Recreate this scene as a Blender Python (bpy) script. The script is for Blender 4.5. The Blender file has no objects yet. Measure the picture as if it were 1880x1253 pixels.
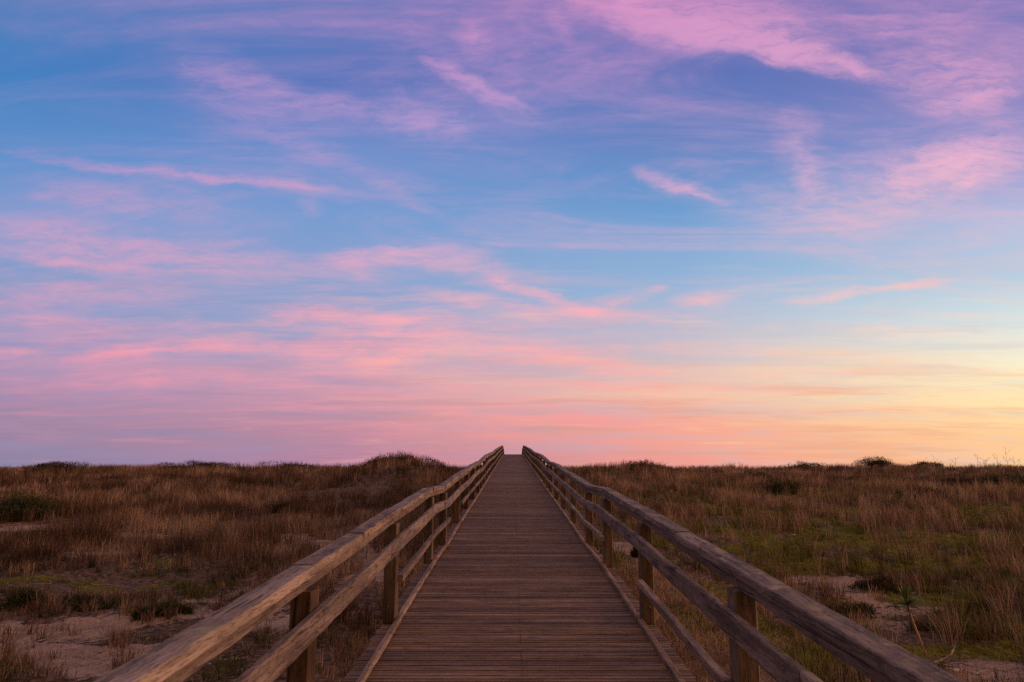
import bpy, math, random
import numpy as np
from mathutils import Vector

random.seed(7)
rng = np.random.default_rng(11)
scene = bpy.context.scene
COL = scene.collection
Z0 = 2.0                      # eye height above the datum
CAMX = -0.05
R = math.radians

# ------------------------------------------------------------------ helpers
def mesh_obj(name, verts, faces, mat=None, parent=None, smooth=False):
    me = bpy.data.meshes.new(name)
    me.from_pydata([tuple(v) for v in verts], [], faces)
    if smooth:
        me.polygons.foreach_set('use_smooth', [True] * len(me.polygons))
    me.update()
    o = bpy.data.objects.new(name, me)
    COL.objects.link(o)
    if mat: me.materials.append(mat)
    if parent: o.parent = parent
    return o

def tag(o, label=None, cat=None, group=None, kind=None):
    if label: o['label'] = label
    if cat: o['category'] = cat
    if group: o['group'] = group
    if kind: o['kind'] = kind
    return o

def empty(name, loc):
    o = bpy.data.objects.new(name, None)
    o.location = loc
    o.empty_display_size = 0.2
    COL.objects.link(o)
    return o

def fast_mesh(name, V, F4=None, F3=None, attrs=None, mat=None, smooth=False, parent=None):
    """V (n,3); F4 (m,4); F3 (k,3)"""
    me = bpy.data.meshes.new(name)
    n4 = 0 if F4 is None else len(F4); n3 = 0 if F3 is None else len(F3)
    me.vertices.add(len(V)); me.vertices.foreach_set('co', np.ascontiguousarray(V, dtype=np.float32).ravel())
    me.loops.add(n4 * 4 + n3 * 3); me.polygons.add(n4 + n3)
    idx = []; st = []; 
    if n4: idx.append(F4.ravel()); st.append(np.arange(n4) * 4)
    if n3: idx.append(F3.ravel()); st.append(n4 * 4 + np.arange(n3) * 3)
    me.loops.foreach_set('vertex_index', np.concatenate(idx).astype(np.int32))
    me.polygons.foreach_set('loop_start', np.concatenate(st).astype(np.int32))
    if smooth: me.polygons.foreach_set('use_smooth', np.ones(n4 + n3, dtype=bool))
    me.update(calc_edges=True)
    for k, a in (attrs or {}).items():
        at = me.attributes.new(k, 'FLOAT', 'POINT')
        at.data.foreach_set('value', np.ascontiguousarray(a, dtype=np.float32))
    if mat: me.materials.append(mat)
    o = bpy.data.objects.new(name, me); COL.objects.link(o)
    if parent: o.parent = parent
    return o

# value noise -------------------------------------------------------
def _h(ix, iy, s):
    n = (ix.astype(np.int64) * 374761393 + iy.astype(np.int64) * 668265263 + s * 974634777) & 0xFFFFFFFF
    n = ((n ^ (n >> 13)) * 1274126177) & 0xFFFFFFFF
    n = (n ^ (n >> 16)) & 0xFFFFFFFF
    return n / 4294967295.0
def vnoise(x, y, s=0):
    x = np.asarray(x, float); y = np.asarray(y, float)
    ix = np.floor(x); iy = np.floor(y); fx = x - ix; fy = y - iy
    fx = fx * fx * (3 - 2 * fx); fy = fy * fy * (3 - 2 * fy)
    a = _h(ix, iy, s); b = _h(ix + 1, iy, s); c = _h(ix, iy + 1, s); d = _h(ix + 1, iy + 1, s)
    return (a * (1 - fx) + b * fx) * (1 - fy) + (c * (1 - fx) + d * fx) * fy
def fbm(x, y, s=0, o=4):
    r = 0; a = 0.5; t = 0
    for i in range(o):
        r = r + a * vnoise(x * 2 ** i + 17.3 * i, y * 2 ** i - 9.1 * i, s + i); t += a; a *= 0.5
    return r / t

def prof(pts):
    xs = np.array([p[0] for p in pts], float); ys = np.array([p[1] for p in pts], float)
    return lambda d: np.interp(d, xs, ys)
T = prof([(-3,-.71),(0,-.62),(1.9,-.56),(2.5,-.542),(3.5,-.50),(4.67,-.458),(5.95,-.395),(7.2,-.36),(8.5,-.302),(10.2,-.325),
          (12.75,-.225),(15.3,-.145),(17.8,-.035),(20.3,.03),(22.1,.05),(24.6,.19),(27.1,.31),(31,.42),(37,.58),(44,.87),(56,1.28),(65,1.57),(71,1.76),(75,1.55),(82,.4)])
DK = prof([(-3,-1.62),(0,-1.53),(4.6,-1.35),(6,-1.285),(8.5,-1.18),(10.2,-1.165),(12,-1.095),(15.5,-.98),(21.8,-.80),(31,-.47),(37,-.31),
           (44,-.03),(56,.38),(65,.67),(71,.85),(73.5,.84),(76,.6),(82,-.5)])

gbase = prof([(-60,-2.0),(0,-1.95),(6,-1.88),(9,-1.82),(13,-1.72),(18,-1.55),(25,-1.24),(35,-.90),(45,-.66),(58,-.64),(70,-1.3),(90,-3.2),(130,-8),(300,-25),(4000,-330)])
def bump(x, y, cx, cy, sx, sy, a):
    return a * np.exp(-((x - cx) / sx) ** 2 - ((y - cy) / sy) ** 2)
def ground_h(x, y):
    x = np.asarray(x, float); y = np.asarray(y, float)
    h = gbase(y)
    h = h + bump(x, y, -5.3, 33, 2.6, 5, .86) + bump(x, y, 5.2, 32, 3.2, 5, .66)
    h = h + bump(x, y, -24, 42, 5, 5, .14) + bump(x, y, -17, 45, 3, 4, .12)
    h = h + bump(x, y, 24, 44, 3, 4, .25) + bump(x, y, 30, 36, 7, 8, .22) + bump(x, y, 8, 14, 3, 3, .10)
    big = (fbm(x * .18, y * .18, 3, 3) - .5)
    far = np.clip((y - 8) / 20, 0, 1)
    h = h + big * (.22 + .18 * far)
    h = h + (fbm(x * .9, y * .9, 5, 3) - .5) * .16
    fine = np.clip(1 - (y - 10) / 12, 0, 1) * np.clip(1 - (np.abs(x) - 9) / 6, 0, 1)
    h = h + (fbm(x * 4.5, y * 4.5, 9, 3) - .5) * .055 * fine
    # keep clear under the walkway
    cl = DK(np.clip(y, -3, 82)) - .28
    near = np.clip(1 - (np.abs(x) - 1.3) / 1.2, 0, 1)
    h = np.where(near > 0, h * (1 - near) + np.minimum(h, cl) * near, h)
    return h + Z0

f = 1253.; th = math.atan(223.5 / 1253.)
def ray(px, py):
    dx = px - 941.; dy = 626.5 - py
    fw = f * math.cos(th) - dy * math.sin(th); up = f * math.sin(th) + dy * math.cos(th)
    return dx / fw, up / fw
def at(px, py):
    """ground point seen at a place of the photograph -> world x, y"""
    a, b = ray(px, py)
    D = 3.0
    while D < 120:
        if Z0 + b * D <= ground_h(CAMX + a * D, D): break
        D *= 1.01
    return CAMX + a * D, D

# ------------------------------------------------------------------ node helpers
class NT:
    def __init__(s, tree): s.t = tree; s.n = tree.nodes; s.l = tree.links; s.n.clear()
    def new(s, typ, **kw):
        nd = s.n.new(typ)
        for k, v in kw.items(): setattr(nd, k, v)
        return nd
    def put(s, sock, v):
        if isinstance(v, bpy.types.NodeSocket): s.l.new(v, sock)
        elif v is not None: sock.default_value = v
    def math(s, op, a, b=None, c=None, clamp=False):
        nd = s.new('ShaderNodeMath', operation=op); nd.use_clamp = clamp
        s.put(nd.inputs[0], a); s.put(nd.inputs[1], b)
        if c is not None: s.put(nd.inputs[2], c)
        return nd.outputs[0]
    def vmath(s, op, a, b=None, out=0):
        nd = s.new('ShaderNodeVectorMath', operation=op)
        s.put(nd.inputs[0], a); s.put(nd.inputs[1], b)
        return nd.outputs['Value'] if out else nd.outputs[0]
    def mix(s, fac, a, b, typ='MIX'):
        nd = s.new('ShaderNodeMixRGB', blend_type=typ)
        s.put(nd.inputs[0], fac); s.put(nd.inputs[1], a); s.put(nd.inputs[2], b)
        return nd.outputs[0]
    def ramp(s, fac, stops, interp='LINEAR'):
        nd = s.new('ShaderNodeValToRGB'); cr = nd.color_ramp; cr.interpolation = interp
        while len(cr.elements) < len(stops): cr.elements.new(0.5)
        for e, (p, c) in zip(cr.elements, stops):
            e.position = p; e.color = c if len(c) == 4 else (*c, 1)
        s.put(nd.inputs[0], fac)
        return nd.outputs[0]
    def noise(s, vec, scale, detail=4, rough=.5, dist=0, dim='3D'):
        nd = s.new('ShaderNodeTexNoise'); nd.noise_dimensions = dim
        s.put(nd.inputs['Vector'], vec); nd.inputs['Scale'].default_value = scale
        nd.inputs['Detail'].default_value = detail; nd.inputs['Roughness'].default_value = rough
        nd.inputs['Distortion'].default_value = dist
        return nd.outputs[0]
    def mapping(s, vec, loc=(0,0,0), rot=(0,0,0), sc=(1,1,1), typ='POINT'):
        nd = s.new('ShaderNodeMapping', vector_type=typ)
        s.put(nd.inputs[0], vec); nd.inputs[1].default_value = loc; nd.inputs[2].default_value = rot; nd.inputs[3].default_value = sc
        return nd.outputs[0]
    def mr(s, v, a, b, c=0., d=1., smooth=True):
        nd = s.new('ShaderNodeMapRange'); nd.interpolation_type = 'SMOOTHSTEP' if smooth else 'LINEAR'
        s.put(nd.inputs[0], v)
        for i, q in enumerate((a, b, c, d)): nd.inputs[i + 1].default_value = q
        return nd.outputs[0]

def lin(c):
    return tuple(((v / 255) / 12.92 if v / 255 <= .04045 else ((v / 255 + .055) / 1.055) ** 2.4) for v in c)

def material(name):
    m = bpy.data.materials.new(name); m.use_nodes = True
    nt = NT(m.node_tree)
    out = nt.new('ShaderNodeOutputMaterial'); b = nt.new('ShaderNodeBsdfPrincipled')
    nt.l.new(b.outputs[0], out.inputs[0])
    return m, nt, b, out

def wood(name, base, axis='Y', dark=(.03,.02,.015), pale=None, lichen=0., rough=.82, spec=.25, grain=60, deck=False):
    m, nt, b, out = material(name)
    tc = nt.new('ShaderNodeTexCoord'); oi = nt.new('ShaderNodeObjectInfo')
    geo = nt.new('ShaderNodeNewGeometry')
    off = nt.math('MULTIPLY', oi.outputs['Random'], 37.0)
    isl = nt.math('MULTIPLY', geo.outputs['Random Per Island'], 53.0)
    off = nt.math('ADD', off, isl)
    cx = nt.new('ShaderNodeCombineXYZ'); nt.put(cx.inputs[0], off); nt.put(cx.inputs[1], off); nt.put(cx.inputs[2], off)
    v = nt.vmath('ADD', tc.outputs['Object'], cx.outputs[0])
    sc = {'Y': (1, .045, 1), 'Z': (1, 1, .045), 'X': (.045, 1, 1)}[axis]
    vs = nt.mapping(v, sc=sc)
    g1 = nt.noise(vs, grain, 8, .68, .5)
    fine = nt.noise(nt.mapping(v, sc=tuple(.08 if q < 1 else 1 for q in sc)), 150, 3, .7)
    speck = nt.noise(v, 70, 3, .7)
    g2 = nt.noise(vs, grain * .22, 4, .55, .8)
    big = nt.noise(v, 1.7, 3, .5)
    spot = nt.noise(v, 9, 4, .6)
    pale = pale or tuple(min(1, c * 1.7 + .02) for c in base)
    c = nt.ramp(g1, [(.36, dark), (.48, base), (.64, pale)])
    c2 = nt.ramp(g2, [(.36, tuple(.42 * x for x in base)), (.5, base), (.62, pale)])
    c = nt.mix(.55, c, c2)
    pt = nt.noise(nt.mapping(v, sc=tuple(.22 if q < 1 else 1 for q in sc)), 11, 5, .62, .6)
    c = nt.mix(nt.mr(pt, .50, .64, 0, .2 if deck else .6), c, pale + (1,))
    c = nt.mix(nt.mr(pt, .47, .36, 0, .25 if deck else .75), c, tuple(.36 * x for x in base) + (1,))
    c = nt.mix(nt.mr(big, .42, .62, 0, .5), c, tuple(.62 * x for x in base) + (1,))
    vary = nt.mr(geo.outputs['Random Per Island'], 0, 1,    .68 if deck else .78, 1.36 if deck else 1.25, False)
    hv = nt.new('ShaderNodeHueSaturation'); nt.put(hv.inputs['Color'], c); nt.put(hv.inputs['Value'], vary)
    nt.put(hv.inputs['Saturation'], nt.mr(oi.outputs['Random'], 0, 1, .8, 1.1, False))
    c = hv.outputs[0]
    c = nt.mix(nt.mr(fine, .50, .62, 0, .55), c, tuple(.5 * x for x in dark) + (1,))
    c = nt.mix(nt.mr(speck, .56, .66, 0, .35), c, pale + (1,))
    # knots / cracks
    vo = nt.new('ShaderNodeTexVoronoi'); nt.put(vo.inputs['Vector'], nt.mapping(v, sc={'Y': (1, .4, 1), 'Z': (1, 1, .4), 'X': (.4, 1, 1)}[axis])); vo.inputs['Scale'].default_value = 5.5
    kn = nt.mr(vo.outputs['Distance'], .04, .10, .85, 0)
    c = nt.mix(kn, c, dark + (1,))
    crack = nt.noise(nt.mapping(v, sc=tuple(.3 * q if q < 1 else q for q in sc)), grain * .55, 2, .4, .3)
    ck = nt.math('MULTIPLY', nt.mr(nt.math('ABSOLUTE', nt.math('SUBTRACT', crack, .5)), .003, .016, .9, 0), nt.mr(nt.noise(v, 3.1, 2), .46, .56))
    c = nt.mix(ck, c, tuple(.5 * x for x in dark) + (1,))
    if deck:
        so_ = nt.new('ShaderNodeSeparateXYZ'); nt.put(so_.inputs[0], tc.outputs['Object'])
        wx = nt.math('ABSOLUTE', nt.math('SUBTRACT', nt.math('MULTIPLY_ADD', isl, .0002, so_.outputs[0]), .017))
        ln = nt.math('MULTIPLY', nt.mr(wx, .002, .012, .6, 0), nt.mr(spot, .4, .6))
        c = nt.mix(ln, c, dark + (1,))
    if lichen:
        sx = nt.new('ShaderNodeSeparateXYZ'); nt.put(sx.inputs[0], geo.outputs['Normal'])
        lm = nt.math('MULTIPLY', nt.mr(nt.noise(v, 6.5, 6, .72), .50, .64), nt.mr(sx.outputs[2], .3, .9))
        lm = nt.math('MULTIPLY', lm, lichen)
        lc = nt.ramp(spot, [(.35, (.16, .13, .07)), (.6, (.36, .30, .2)), (.8, (.5, .42, .32))])
        c = nt.mix(lm, c, lc)
    nt.put(b.inputs['Base Color'], c)
    b.inputs['Roughness'].default_value = rough; b.inputs['Specular IOR Level'].default_value = spec
    bp = nt.new('ShaderNodeBump'); bp.inputs['Strength'].default_value = .55; bp.inputs['Distance'].default_value = .006
    hgt = nt.math('ADD', g1, nt.math('MULTIPLY', ck, -.8)); hgt = nt.math('ADD', hgt, nt.math('MULTIPLY', spot, .5)); hgt = nt.math('MULTIPLY_ADD', fine, -.5, hgt)
    nt.put(bp.inputs['Height'], hgt); nt.put(b.inputs['Normal'], bp.outputs[0])
    return m

M_RAIL = wood('weathered_rail_wood', (.165, .118, .095), 'Y', (.045, .030, .023), (.36, .265, .215), lichen=.8, grain=26)
M_MID = wood('middle_rail_wood', (.20, .14, .115), 'Y', (.065, .042, .035), (.37, .28, .235), lichen=.2, grain=26)
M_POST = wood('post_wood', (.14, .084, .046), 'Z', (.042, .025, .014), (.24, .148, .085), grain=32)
M_KERB = wood('kerb_wood', (.25, .165, .12), 'Y', (.07, .042, .028), (.42, .29, .215), lichen=.5, grain=30)
M_DECK = wood('deck_board_wood', (.185, .106, .068), 'X', (.055, .031, .021), (.32, .20, .14), grain=60, spec=.3, deck=True)
M_UNDER = wood('under_rail_wood', (.15, .105, .085), 'Y', (.05, .03, .025), (.24, .17, .14), grain=26)  # greyer weathered wood, also toned down for shade under the cap's overhang
M_POSTL = wood('shaded_post_wood', (.105, .062, .034), 'Z', (.04, .024, .014), (.22, .13, .075), grain=32)  # post wood in a darker copy: shade on the left posts' fronts painted in
M_BEAM = wood('beam_wood', (.13, .085, .06), 'Y', (.04, .025, .018))

def plain(name, col, rough=.5, metal=0.):
    m, nt, b, out = material(name)
    tc = nt.new('ShaderNodeTexCoord')
    n = nt.noise(tc.outputs['Object'], 30, 3)
    nt.put(b.inputs['Base Color'], nt.mix(nt.mr(n, .3, .7), tuple(.7 * c for c in col) + (1,), col + (1,)))
    b.inputs['Roughness'].default_value = rough; b.inputs['Metallic'].default_value = metal
    return m
M_BOLT = plain('bolt_steel', (.35, .33, .31), .45, .8)

# ------------------------------------------------------------------ boardwalk
def rect_section(x0, x1, h, r):
    """cross section (x, z) going round, z from 0 (top) to -h, chamfered"""
    return [(x0 + r, 0), (x1 - r, 0), (x1 - r*.3, -r*.3), (x1, -r), (x1, -h + r), (x1 - r*.3, -h + r*.3), (x1 - r, -h), (x0 + r, -h), (x0 + r*.3, -h + r*.3), (x0, -h + r), (x0, -r), (x0 + r*.3, -r*.3)]

def sweep(name, sec, y0, y1, zf, mat, parent, step=.22, wob=.002, seed=0, knots=(), origin=(0, 0, 0), dz=(0, 0), dx=(0, 0)):
    ys = list(np.arange(y0, y1, step)) + [y1] + [k for k in knots if y0 < k < y1]
    ys = sorted(set(round(float(y), 4) for y in ys))
    if len(ys) > 2 and ys[-1] - ys[-2] < .03: ys.pop(-2)
    V = []; n = len(sec)
    rr = random.Random(seed)
    for y in ys:
        t = (y - y0) / (y1 - y0)
        z = float(zf(y)) + Z0 + dz[0] * (1 - t) + dz[1] * t
        ox = dx[0] * (1 - t) + dx[1] * t + rr.uniform(-wob, wob)
        for (x, s) in sec:
            V.append((x + ox + rr.uniform(-wob, wob) * .5 - origin[0], y - origin[1], z + s + rr.uniform(-wob, wob) * .7 - origin[2]))
    F = []
    for i in range(len(ys) - 1):
        for j in range(n):
            k = (j + 1) % n
            F.append((i * n + j, (i + 1) * n + j, (i + 1) * n + k, i * n + k))
    F.append(tuple(range(n))); F.append(tuple((len(ys) - 1) * n + j for j in reversed(range(n))))
    o = mesh_obj(name, V, F, mat, parent)
    me = o.data
    return o

def fix_normals(o):
    import bmesh
    bm = bmesh.new(); bm.from_mesh(o.data); bmesh.ops.recalc_face_normals(bm, faces=bm.faces); bm.to_mesh(o.data); bm.free()

walk = tag(empty('boardwalk', (0, 0, Z0 - 1.9)), 'long wooden boardwalk of grooved cross boards climbing straight to the crest', 'boardwalk')
WO = (0, 0, Z0 - 1.9)

# deck: grooved cross boards, each in two lengths meeting near the middle
V = []; F = []
rd = random.Random(3)
y = -2.6
HW = 1.113
while y < 81.5:
    w = .0925 + rd.uniform(-.0015, .0015)
    pitch = w + (rd.uniform(.004, .009) if rd.random() < .8 else rd.uniform(.010, .016))
    near = y < 24
    y1 = y + w
    za, zb = float(DK(y)), float(DK(y1))
    seam = .012 + rd.uniform(-.006, .006)
    for (xa, xb) in ((-HW + rd.uniform(-.01, .01), HW + rd.uniform(-.01, .01)),):
        lift = rd.uniform(-.0035, .0035); tilt = rd.uniform(-.0015, .0015)
        if near:
            g = .014; prof_ = [(0, -.03), (0, -.004), (.004, 0)]
            ridges = 2
            rw = (w - .008) / ridges
            for k in range(ridges):
                s0 = .004 + k * rw
                if k: prof_ += [(s0 - .010, -.0004), (s0 - .008, -g), (s0 + .008, -g), (s0 + .010, -.0004)]
            prof_ += [(w - .004, 0), (w, -.004), (w, -.03)]
        else:
            prof_ = [(0, -.03), (0, -.003), (.003, 0), (w - .003, 0), (w, -.003), (w, -.03)]
        b0 = len(V); n = len(prof_)
        xs = [xa, (xa * .5 + xb * .5) , xb] if near else [xa, xb]
        for x in xs:
            for (s, q) in prof_:
                t = s / w
                zz = za * (1 - t) + zb * t + q + lift + tilt * (x - xa)
                V.append((x - WO[0], y + s - WO[1], zz + Z0 - WO[2]))
        for c in range(len(xs) - 1):
            for j in range(n - 1):
                F.append((b0 + c * n + j, b0 + (c + 1) * n + j, b0 + (c + 1) * n + j + 1, b0 + c * n + j + 1))
            F.append((b0 + c * n, b0 + c * n + n - 1, b0 + (c + 1) * n + n - 1, b0 + (c + 1) * n))
        F.append(tuple(b0 + j for j in range(n))); F.append(tuple(b0 + (len(xs) - 1) * n + j for j in reversed(range(n))))
    y += pitch
mesh_obj('deck', V, F, M_DECK, walk)

for sx in (-1, 1):
    for xx in (.92,):
        o = sweep('joist', rect_section(sx * xx - .035, sx * xx + .035, .15, .004), -2.6, 81, lambda d: DK(d) - .032, M_BEAM, walk, 1.0, .001, 5, origin=WO)
        fix_normals(o)

POSTS = {-1: [-1.6, .95, 3.42, 5.87, 8.45, 10.12, 12.72, 15.22, 17.75, 20.2],
          1: [-1.6, .97, 3.42, 5.84, 8.22, 10.12, 12.7, 15.2, 17.72, 20.2]}
tail = []
d = 20.2; k = 0
while d < 79:
    d += 1.8 if k % 5 == 0 else 2.5
    k += 1; tail.append(round(d, 2))
for s in POSTS: POSTS[s] = POSTS[s] + tail

SIDE = {-1: 'left', 1: 'right'}
def box(V, F, x0, x1, y0, y1, z0, z1, rr, j=.002, c=.006):
    b = len(V)
    ring = [(x0 + c, y0), (x1 - c, y0), (x1, y0 + c), (x1, y1 - c), (x1 - c, y1), (x0 + c, y1), (x0, y1 - c), (x0, y0 + c)]
    for z in (z0, z1):
        jx, jy = rr.uniform(-j, j), rr.uniform(-j, j)
        for (x, y) in ring: V.append((x + jx, y + jy, z))
    for i in range(8):
        k = (i + 1) % 8; F.append((b + i, b + k, b + 8 + k, b + 8 + i))
    F.append(tuple(b + i for i in reversed(range(8)))); F.append(tuple(b + 8 + i for i in range(8)))

def disc_y(x, y, z, r, t, n=14):
    V = []; F = []
    for i in range(n):
        a = 2 * math.pi * i / n; V.append((x + r * math.cos(a), y, z + r * math.sin(a)))
    for i in range(n):
        a = 2 * math.pi * i / n; V.append((x + r * .8 * math.cos(a), y - t, z + r * .8 * math.sin(a)))
    for i in range(n):
        k = (i + 1) % n; F.append((i, k, n + k, n + i))
    F.append(tuple(n + i for i in range(n))); F.append(tuple(reversed(range(n))))
    return V, F

for s in (-1, 1):
    # kerb boards on the deck, one to a bay (parts of the boardwalk)
    P = POSTS[s]
    rr = random.Random(20 + s)
    kj = [p + .02 + rr.uniform(-.05, .08) for p in P]
    for a, b in zip(kj[:-1], kj[1:]):
        e = rr.uniform(-.006, .006), rr.uniform(-.006, .006)
        xi, xo = .963, 1.006
        sec = rect_section(min(s * xi, s * xo), max(s * xi, s * xo), .042, .009)
        o = sweep('kerb', sec, a + .003, b - .003, lambda d: DK(d) + .046, M_KERB, walk, .15 if a < 20 else .6, .0016 if a < 20 else .001, int(a * 10) + s, origin=WO, dx=e, knots=[q[0] for q in [(4.6,), (6,), (8.5,), (10.2,), (12,), (15.5,)]])
        fix_normals(o)
    # piles under the deck
    for p in P:
        if p > 80: continue
        V = []; F = []
        g = float(ground_h(s * 1.02, p)) - .25
        top = float(DK(p)) + Z0 - .185
        if top - g < .05: continue
        box(V, F, s * 1.03 - .06, s * 1.03 + .06, p - .0, p + .12, g, float(DK(p)) + Z0 - .034, rr)
        V = [(x - WO[0], y - WO[1], z - WO[2]) for x, y, z in V]
        mesh_obj('pile', V, F, M_BEAM, walk)
    # ---------------- the railing
    rail = tag(empty('wooden_railing', (s * 1.06, 0, Z0 - 1.5)),
               'weathered wooden railing on the %s of the boardwalk, %s' % (SIDE[s], 'inner face glowing orange' if s < 0 else 'inner face in purple shade'),
               'railing')
    RO = (s * 1.06, 0, Z0 - 1.5)
    kn = [1.9, 2.5, 3.5, 4.67, 5.95, 7.2, 8.5, 10.2, 12.75, 15.3, 17.8, 20.3, 22.1, 24.6, 27.1, 31, 37]
    # cap joints
    if s < 0: cj = [-1.5, 1.2, 3.52, 4.69, 6.2, 7.35, 8.6, 10.3]
    else: cj = [-1.5, 1.5, 4.7, 6.7, 8.35, 10.25]
    cj = cj + [p + .07 for p in P if p > 11]
    for a, b in zip(cj[:-1], cj[1:]):
        sec = rect_section(min(s * 1.03, s * 1.146), max(s * 1.03, s * 1.146), .050, .008)
        o = sweep('handrail', sec, a + .0045, b - .0045, T, M_RAIL, rail, .12 if a < 14 else .5, .0022, int(a * 31) + s, kn, RO,
                  dz=(rr.uniform(-.006, .006), rr.uniform(-.006, .006)), dx=(rr.uniform(-.007, .007), rr.uniform(-.007, .007)))
        fix_normals(o)
    for a, b in zip(P[:-1], P[1:]):
        sec = rect_section(min(s * 1.048, s * 1.13), max(s * 1.052, s * 1.122), .054, .005)
        o = sweep('under_rail', sec, a + .072, b + .068, lambda d: T(d) - .0515, M_UNDER, rail, .25 if a < 14 else .6, .0015, int(a * 17) + s, kn, RO)
        fix_normals(o)
    mj = [P[0], P[1]] + ([1.9, 5.35, 7.6, 9.4] if s < 0 else [2.6, 6.95, 9.4]) + [p + .4 for p in P if p > 10.5]
    mj = sorted(mj)
    for a, b in zip(mj[:-1], mj[1:]):
        sec = rect_section(min(s * .968, s * 1.008), max(s * .968, s * 1.008), .112, .007)
        o = sweep('middle_rail', sec, a + .002, b - .002, lambda d: T(d) - .195, M_MID, rail, .15 if a < 14 else .5, .002, int(a * 13) + s, kn, RO,
                  dz=(rr.uniform(-.006, .006), rr.uniform(-.006, .006)), dx=(rr.uniform(-.003, .002) * s, rr.uniform(-.003, .002) * s))
        fix_normals(o)
    bays = ([(5.95, 8.5), (8.505, 10.42), (12.85, 15.3)] if s < 0 else [(-1.5, .95), (.97, 3.5), (3.505, 5.8), (8.1, 10.15), (10.155, 12.75), (12.755, 15.25)])
    pf = [p + .06 for p in P if p > 15]
    bays += list(zip([15.305] + pf[1:], pf[1:]))
    for a, b in bays:
        if b - a < .3: continue
        sec = rect_section(min(s * .962, s * 1.008), max(s * .962, s * 1.008), .050, .005)
        o = sweep('lower_rail', sec, a + .003, b - .003, lambda d: DK(d) + .362, M_MID, rail, .2 if a < 14 else .6, .0018, int(a * 19) + s, kn, RO)
        fix_normals(o)
    for i, p in enumerate(P):
        V = []; F = []
        zt = float(T(p + .07)) + Z0 - .107
        zb = float(max(DK(p), DK(p + .14))) + Z0 + .003
        box(V, F, s * 1.06 - .05, s * 1.06 + .05, p, p + .14, zb, zt, rr, .006)
        V = [(x - RO[0], y - RO[1], z - RO[2]) for x, y, z in V]
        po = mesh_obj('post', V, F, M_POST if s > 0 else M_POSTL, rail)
        if p in (3.42, 5.84, 5.87, 8.22, 8.45):
            V, F = disc_y(s * 1.065, p - .001, zb + .13, .011, .006)
            V = [(x - RO[0], y - RO[1], z - RO[2]) for x, y, z in V]
            mesh_obj('bolt', V, F, M_BOLT, po)

# ------------------------------------------------------------------ ground sheet
def axis(lo, hi, fine, flo, fhi, grow=1.06):
    a = list(np.arange(flo, fhi, fine))
    x = fhi; st = fine
    while x < hi: a.append(x); st *= grow; x += st
    a.append(hi)
    x = flo; st = fine; b = []
    while x > lo: st *= grow; x -= st; b.append(max(x, lo))
    return np.array(sorted(set(b + a)))
gx = axis(-3000, 3000, .085, -8, 8, 1.045)
gy = axis(-400, 3500, .085, 4, 13, 1.04)
GX, GY = np.meshgrid(gx, gy)
GZ = ground_h(GX, GY)
nx, ny = len(gx), len(gy)
I = np.arange(nx * ny).reshape(ny, nx)
F4 = np.stack([I[:-1, :-1].ravel(), I[:-1, 1:].ravel(), I[1:, 1:].ravel(), I[1:, :-1].ravel()], 1)

# vegetation fields --------------------------------------------------
def seg(x, y, ax, ay, bx, by, w):
    dx, dy = bx - ax, by - ay
    t = np.clip(((x - ax) * dx + (y - ay) * dy) / (dx * dx + dy * dy + 1e-9), 0, 1)
    d = np.hypot(x - ax - t * dx, y - ay - t * dy)
    return np.clip(1.3 - d / w, 0, 1)
SAND = []
for (p0, p1, w) in [((70, 1165), (250, 1150), .62), ((250, 1150), (430, 1130), .42), ((60, 1235), (250, 1225), .62), ((0, 1195), (120, 1200), .3), ((0, 972), (90, 970), .45), ((130, 968), (190, 972), .4),
                    ((245, 982), (300, 985), .35), ((540, 985), (600, 1000), .5), ((640, 1010), (690, 1060), .35), ((600, 1085), (640, 1060), .3), ((150, 1015), (230, 1020), .3), ((330, 1110), (500, 1075), .25),
                    ((1470, 1062), (1560, 1075), .42), ((1560, 1085), (1640, 1120), .40), ((1590, 1140), (1650, 1155), .28), ((1215, 1060), (1290, 1180), .45), ((1300, 1210), (1340, 1250), .5), ((1160, 1000), (1200, 1050), .35),
                    ((1740, 1130), (1860, 1128), .2), ((1270, 1105), (1330, 1090), .3), ((1690, 1228), (1840, 1242), .35), ((860, 1000), (900, 930), .1), ((500, 1130), (560, 1150), .3)]:
    a = at(*p0); b = at(*p1); SAND.append((*a, *b, w))
MOSS = []
for (p0, p1, w) in [((1540, 985), (1640, 1010), .9), ((1240, 1000), (1300, 1010), .5), ((1460, 1042), (1620, 1046), .45), ((1640, 1100), (1780, 1112), .5), ((1800, 960), (1880, 935), 1.4), ((1560, 945), (1640, 940), 1.2),
                    ((1690, 1060), (1800, 1030), .6), ((1720, 900), (1880, 895), 2.6), ((1700, 1000), (1800, 990), .6), ((1330, 930), (1400, 960), .9), ((300, 1030), (340, 1034), .35), ((1340, 970), (1420, 1000), .6), ((1180, 960), (1230, 975), .5),
                    ((120, 1070), (220, 1085), .4), ((20, 1060), (80, 1060), .35), ((300, 1075), (340, 1078), .3), ((370, 990), (420, 995), .4), ((1700, 1190), (1850, 1200), .4), ((1450, 900), (1500, 905), 1.5), ((620, 1150), (640, 1200), .2)]:
    a = at(*p0); b = at(*p1); MOSS.append((*a, *b, w))
def sand_f(x, y):
    wx = x + (fbm(x * 1.3, y * 1.3, 31, 3) - .5) * 1.1; wy = y + (fbm(x * 1.3, y * 1.3, 41, 3) - .5) * 1.1
    m = np.zeros_like(np.asarray(x, float))
    for a in SAND: m = np.maximum(m, seg(wx, wy, *a[:4], a[4] * 1.12))
    return np.clip(m - np.clip((fbm(x * 2.1, y * 2.1, 45, 4) - .5) * 2.6, 0, .8), 0, 1)
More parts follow.
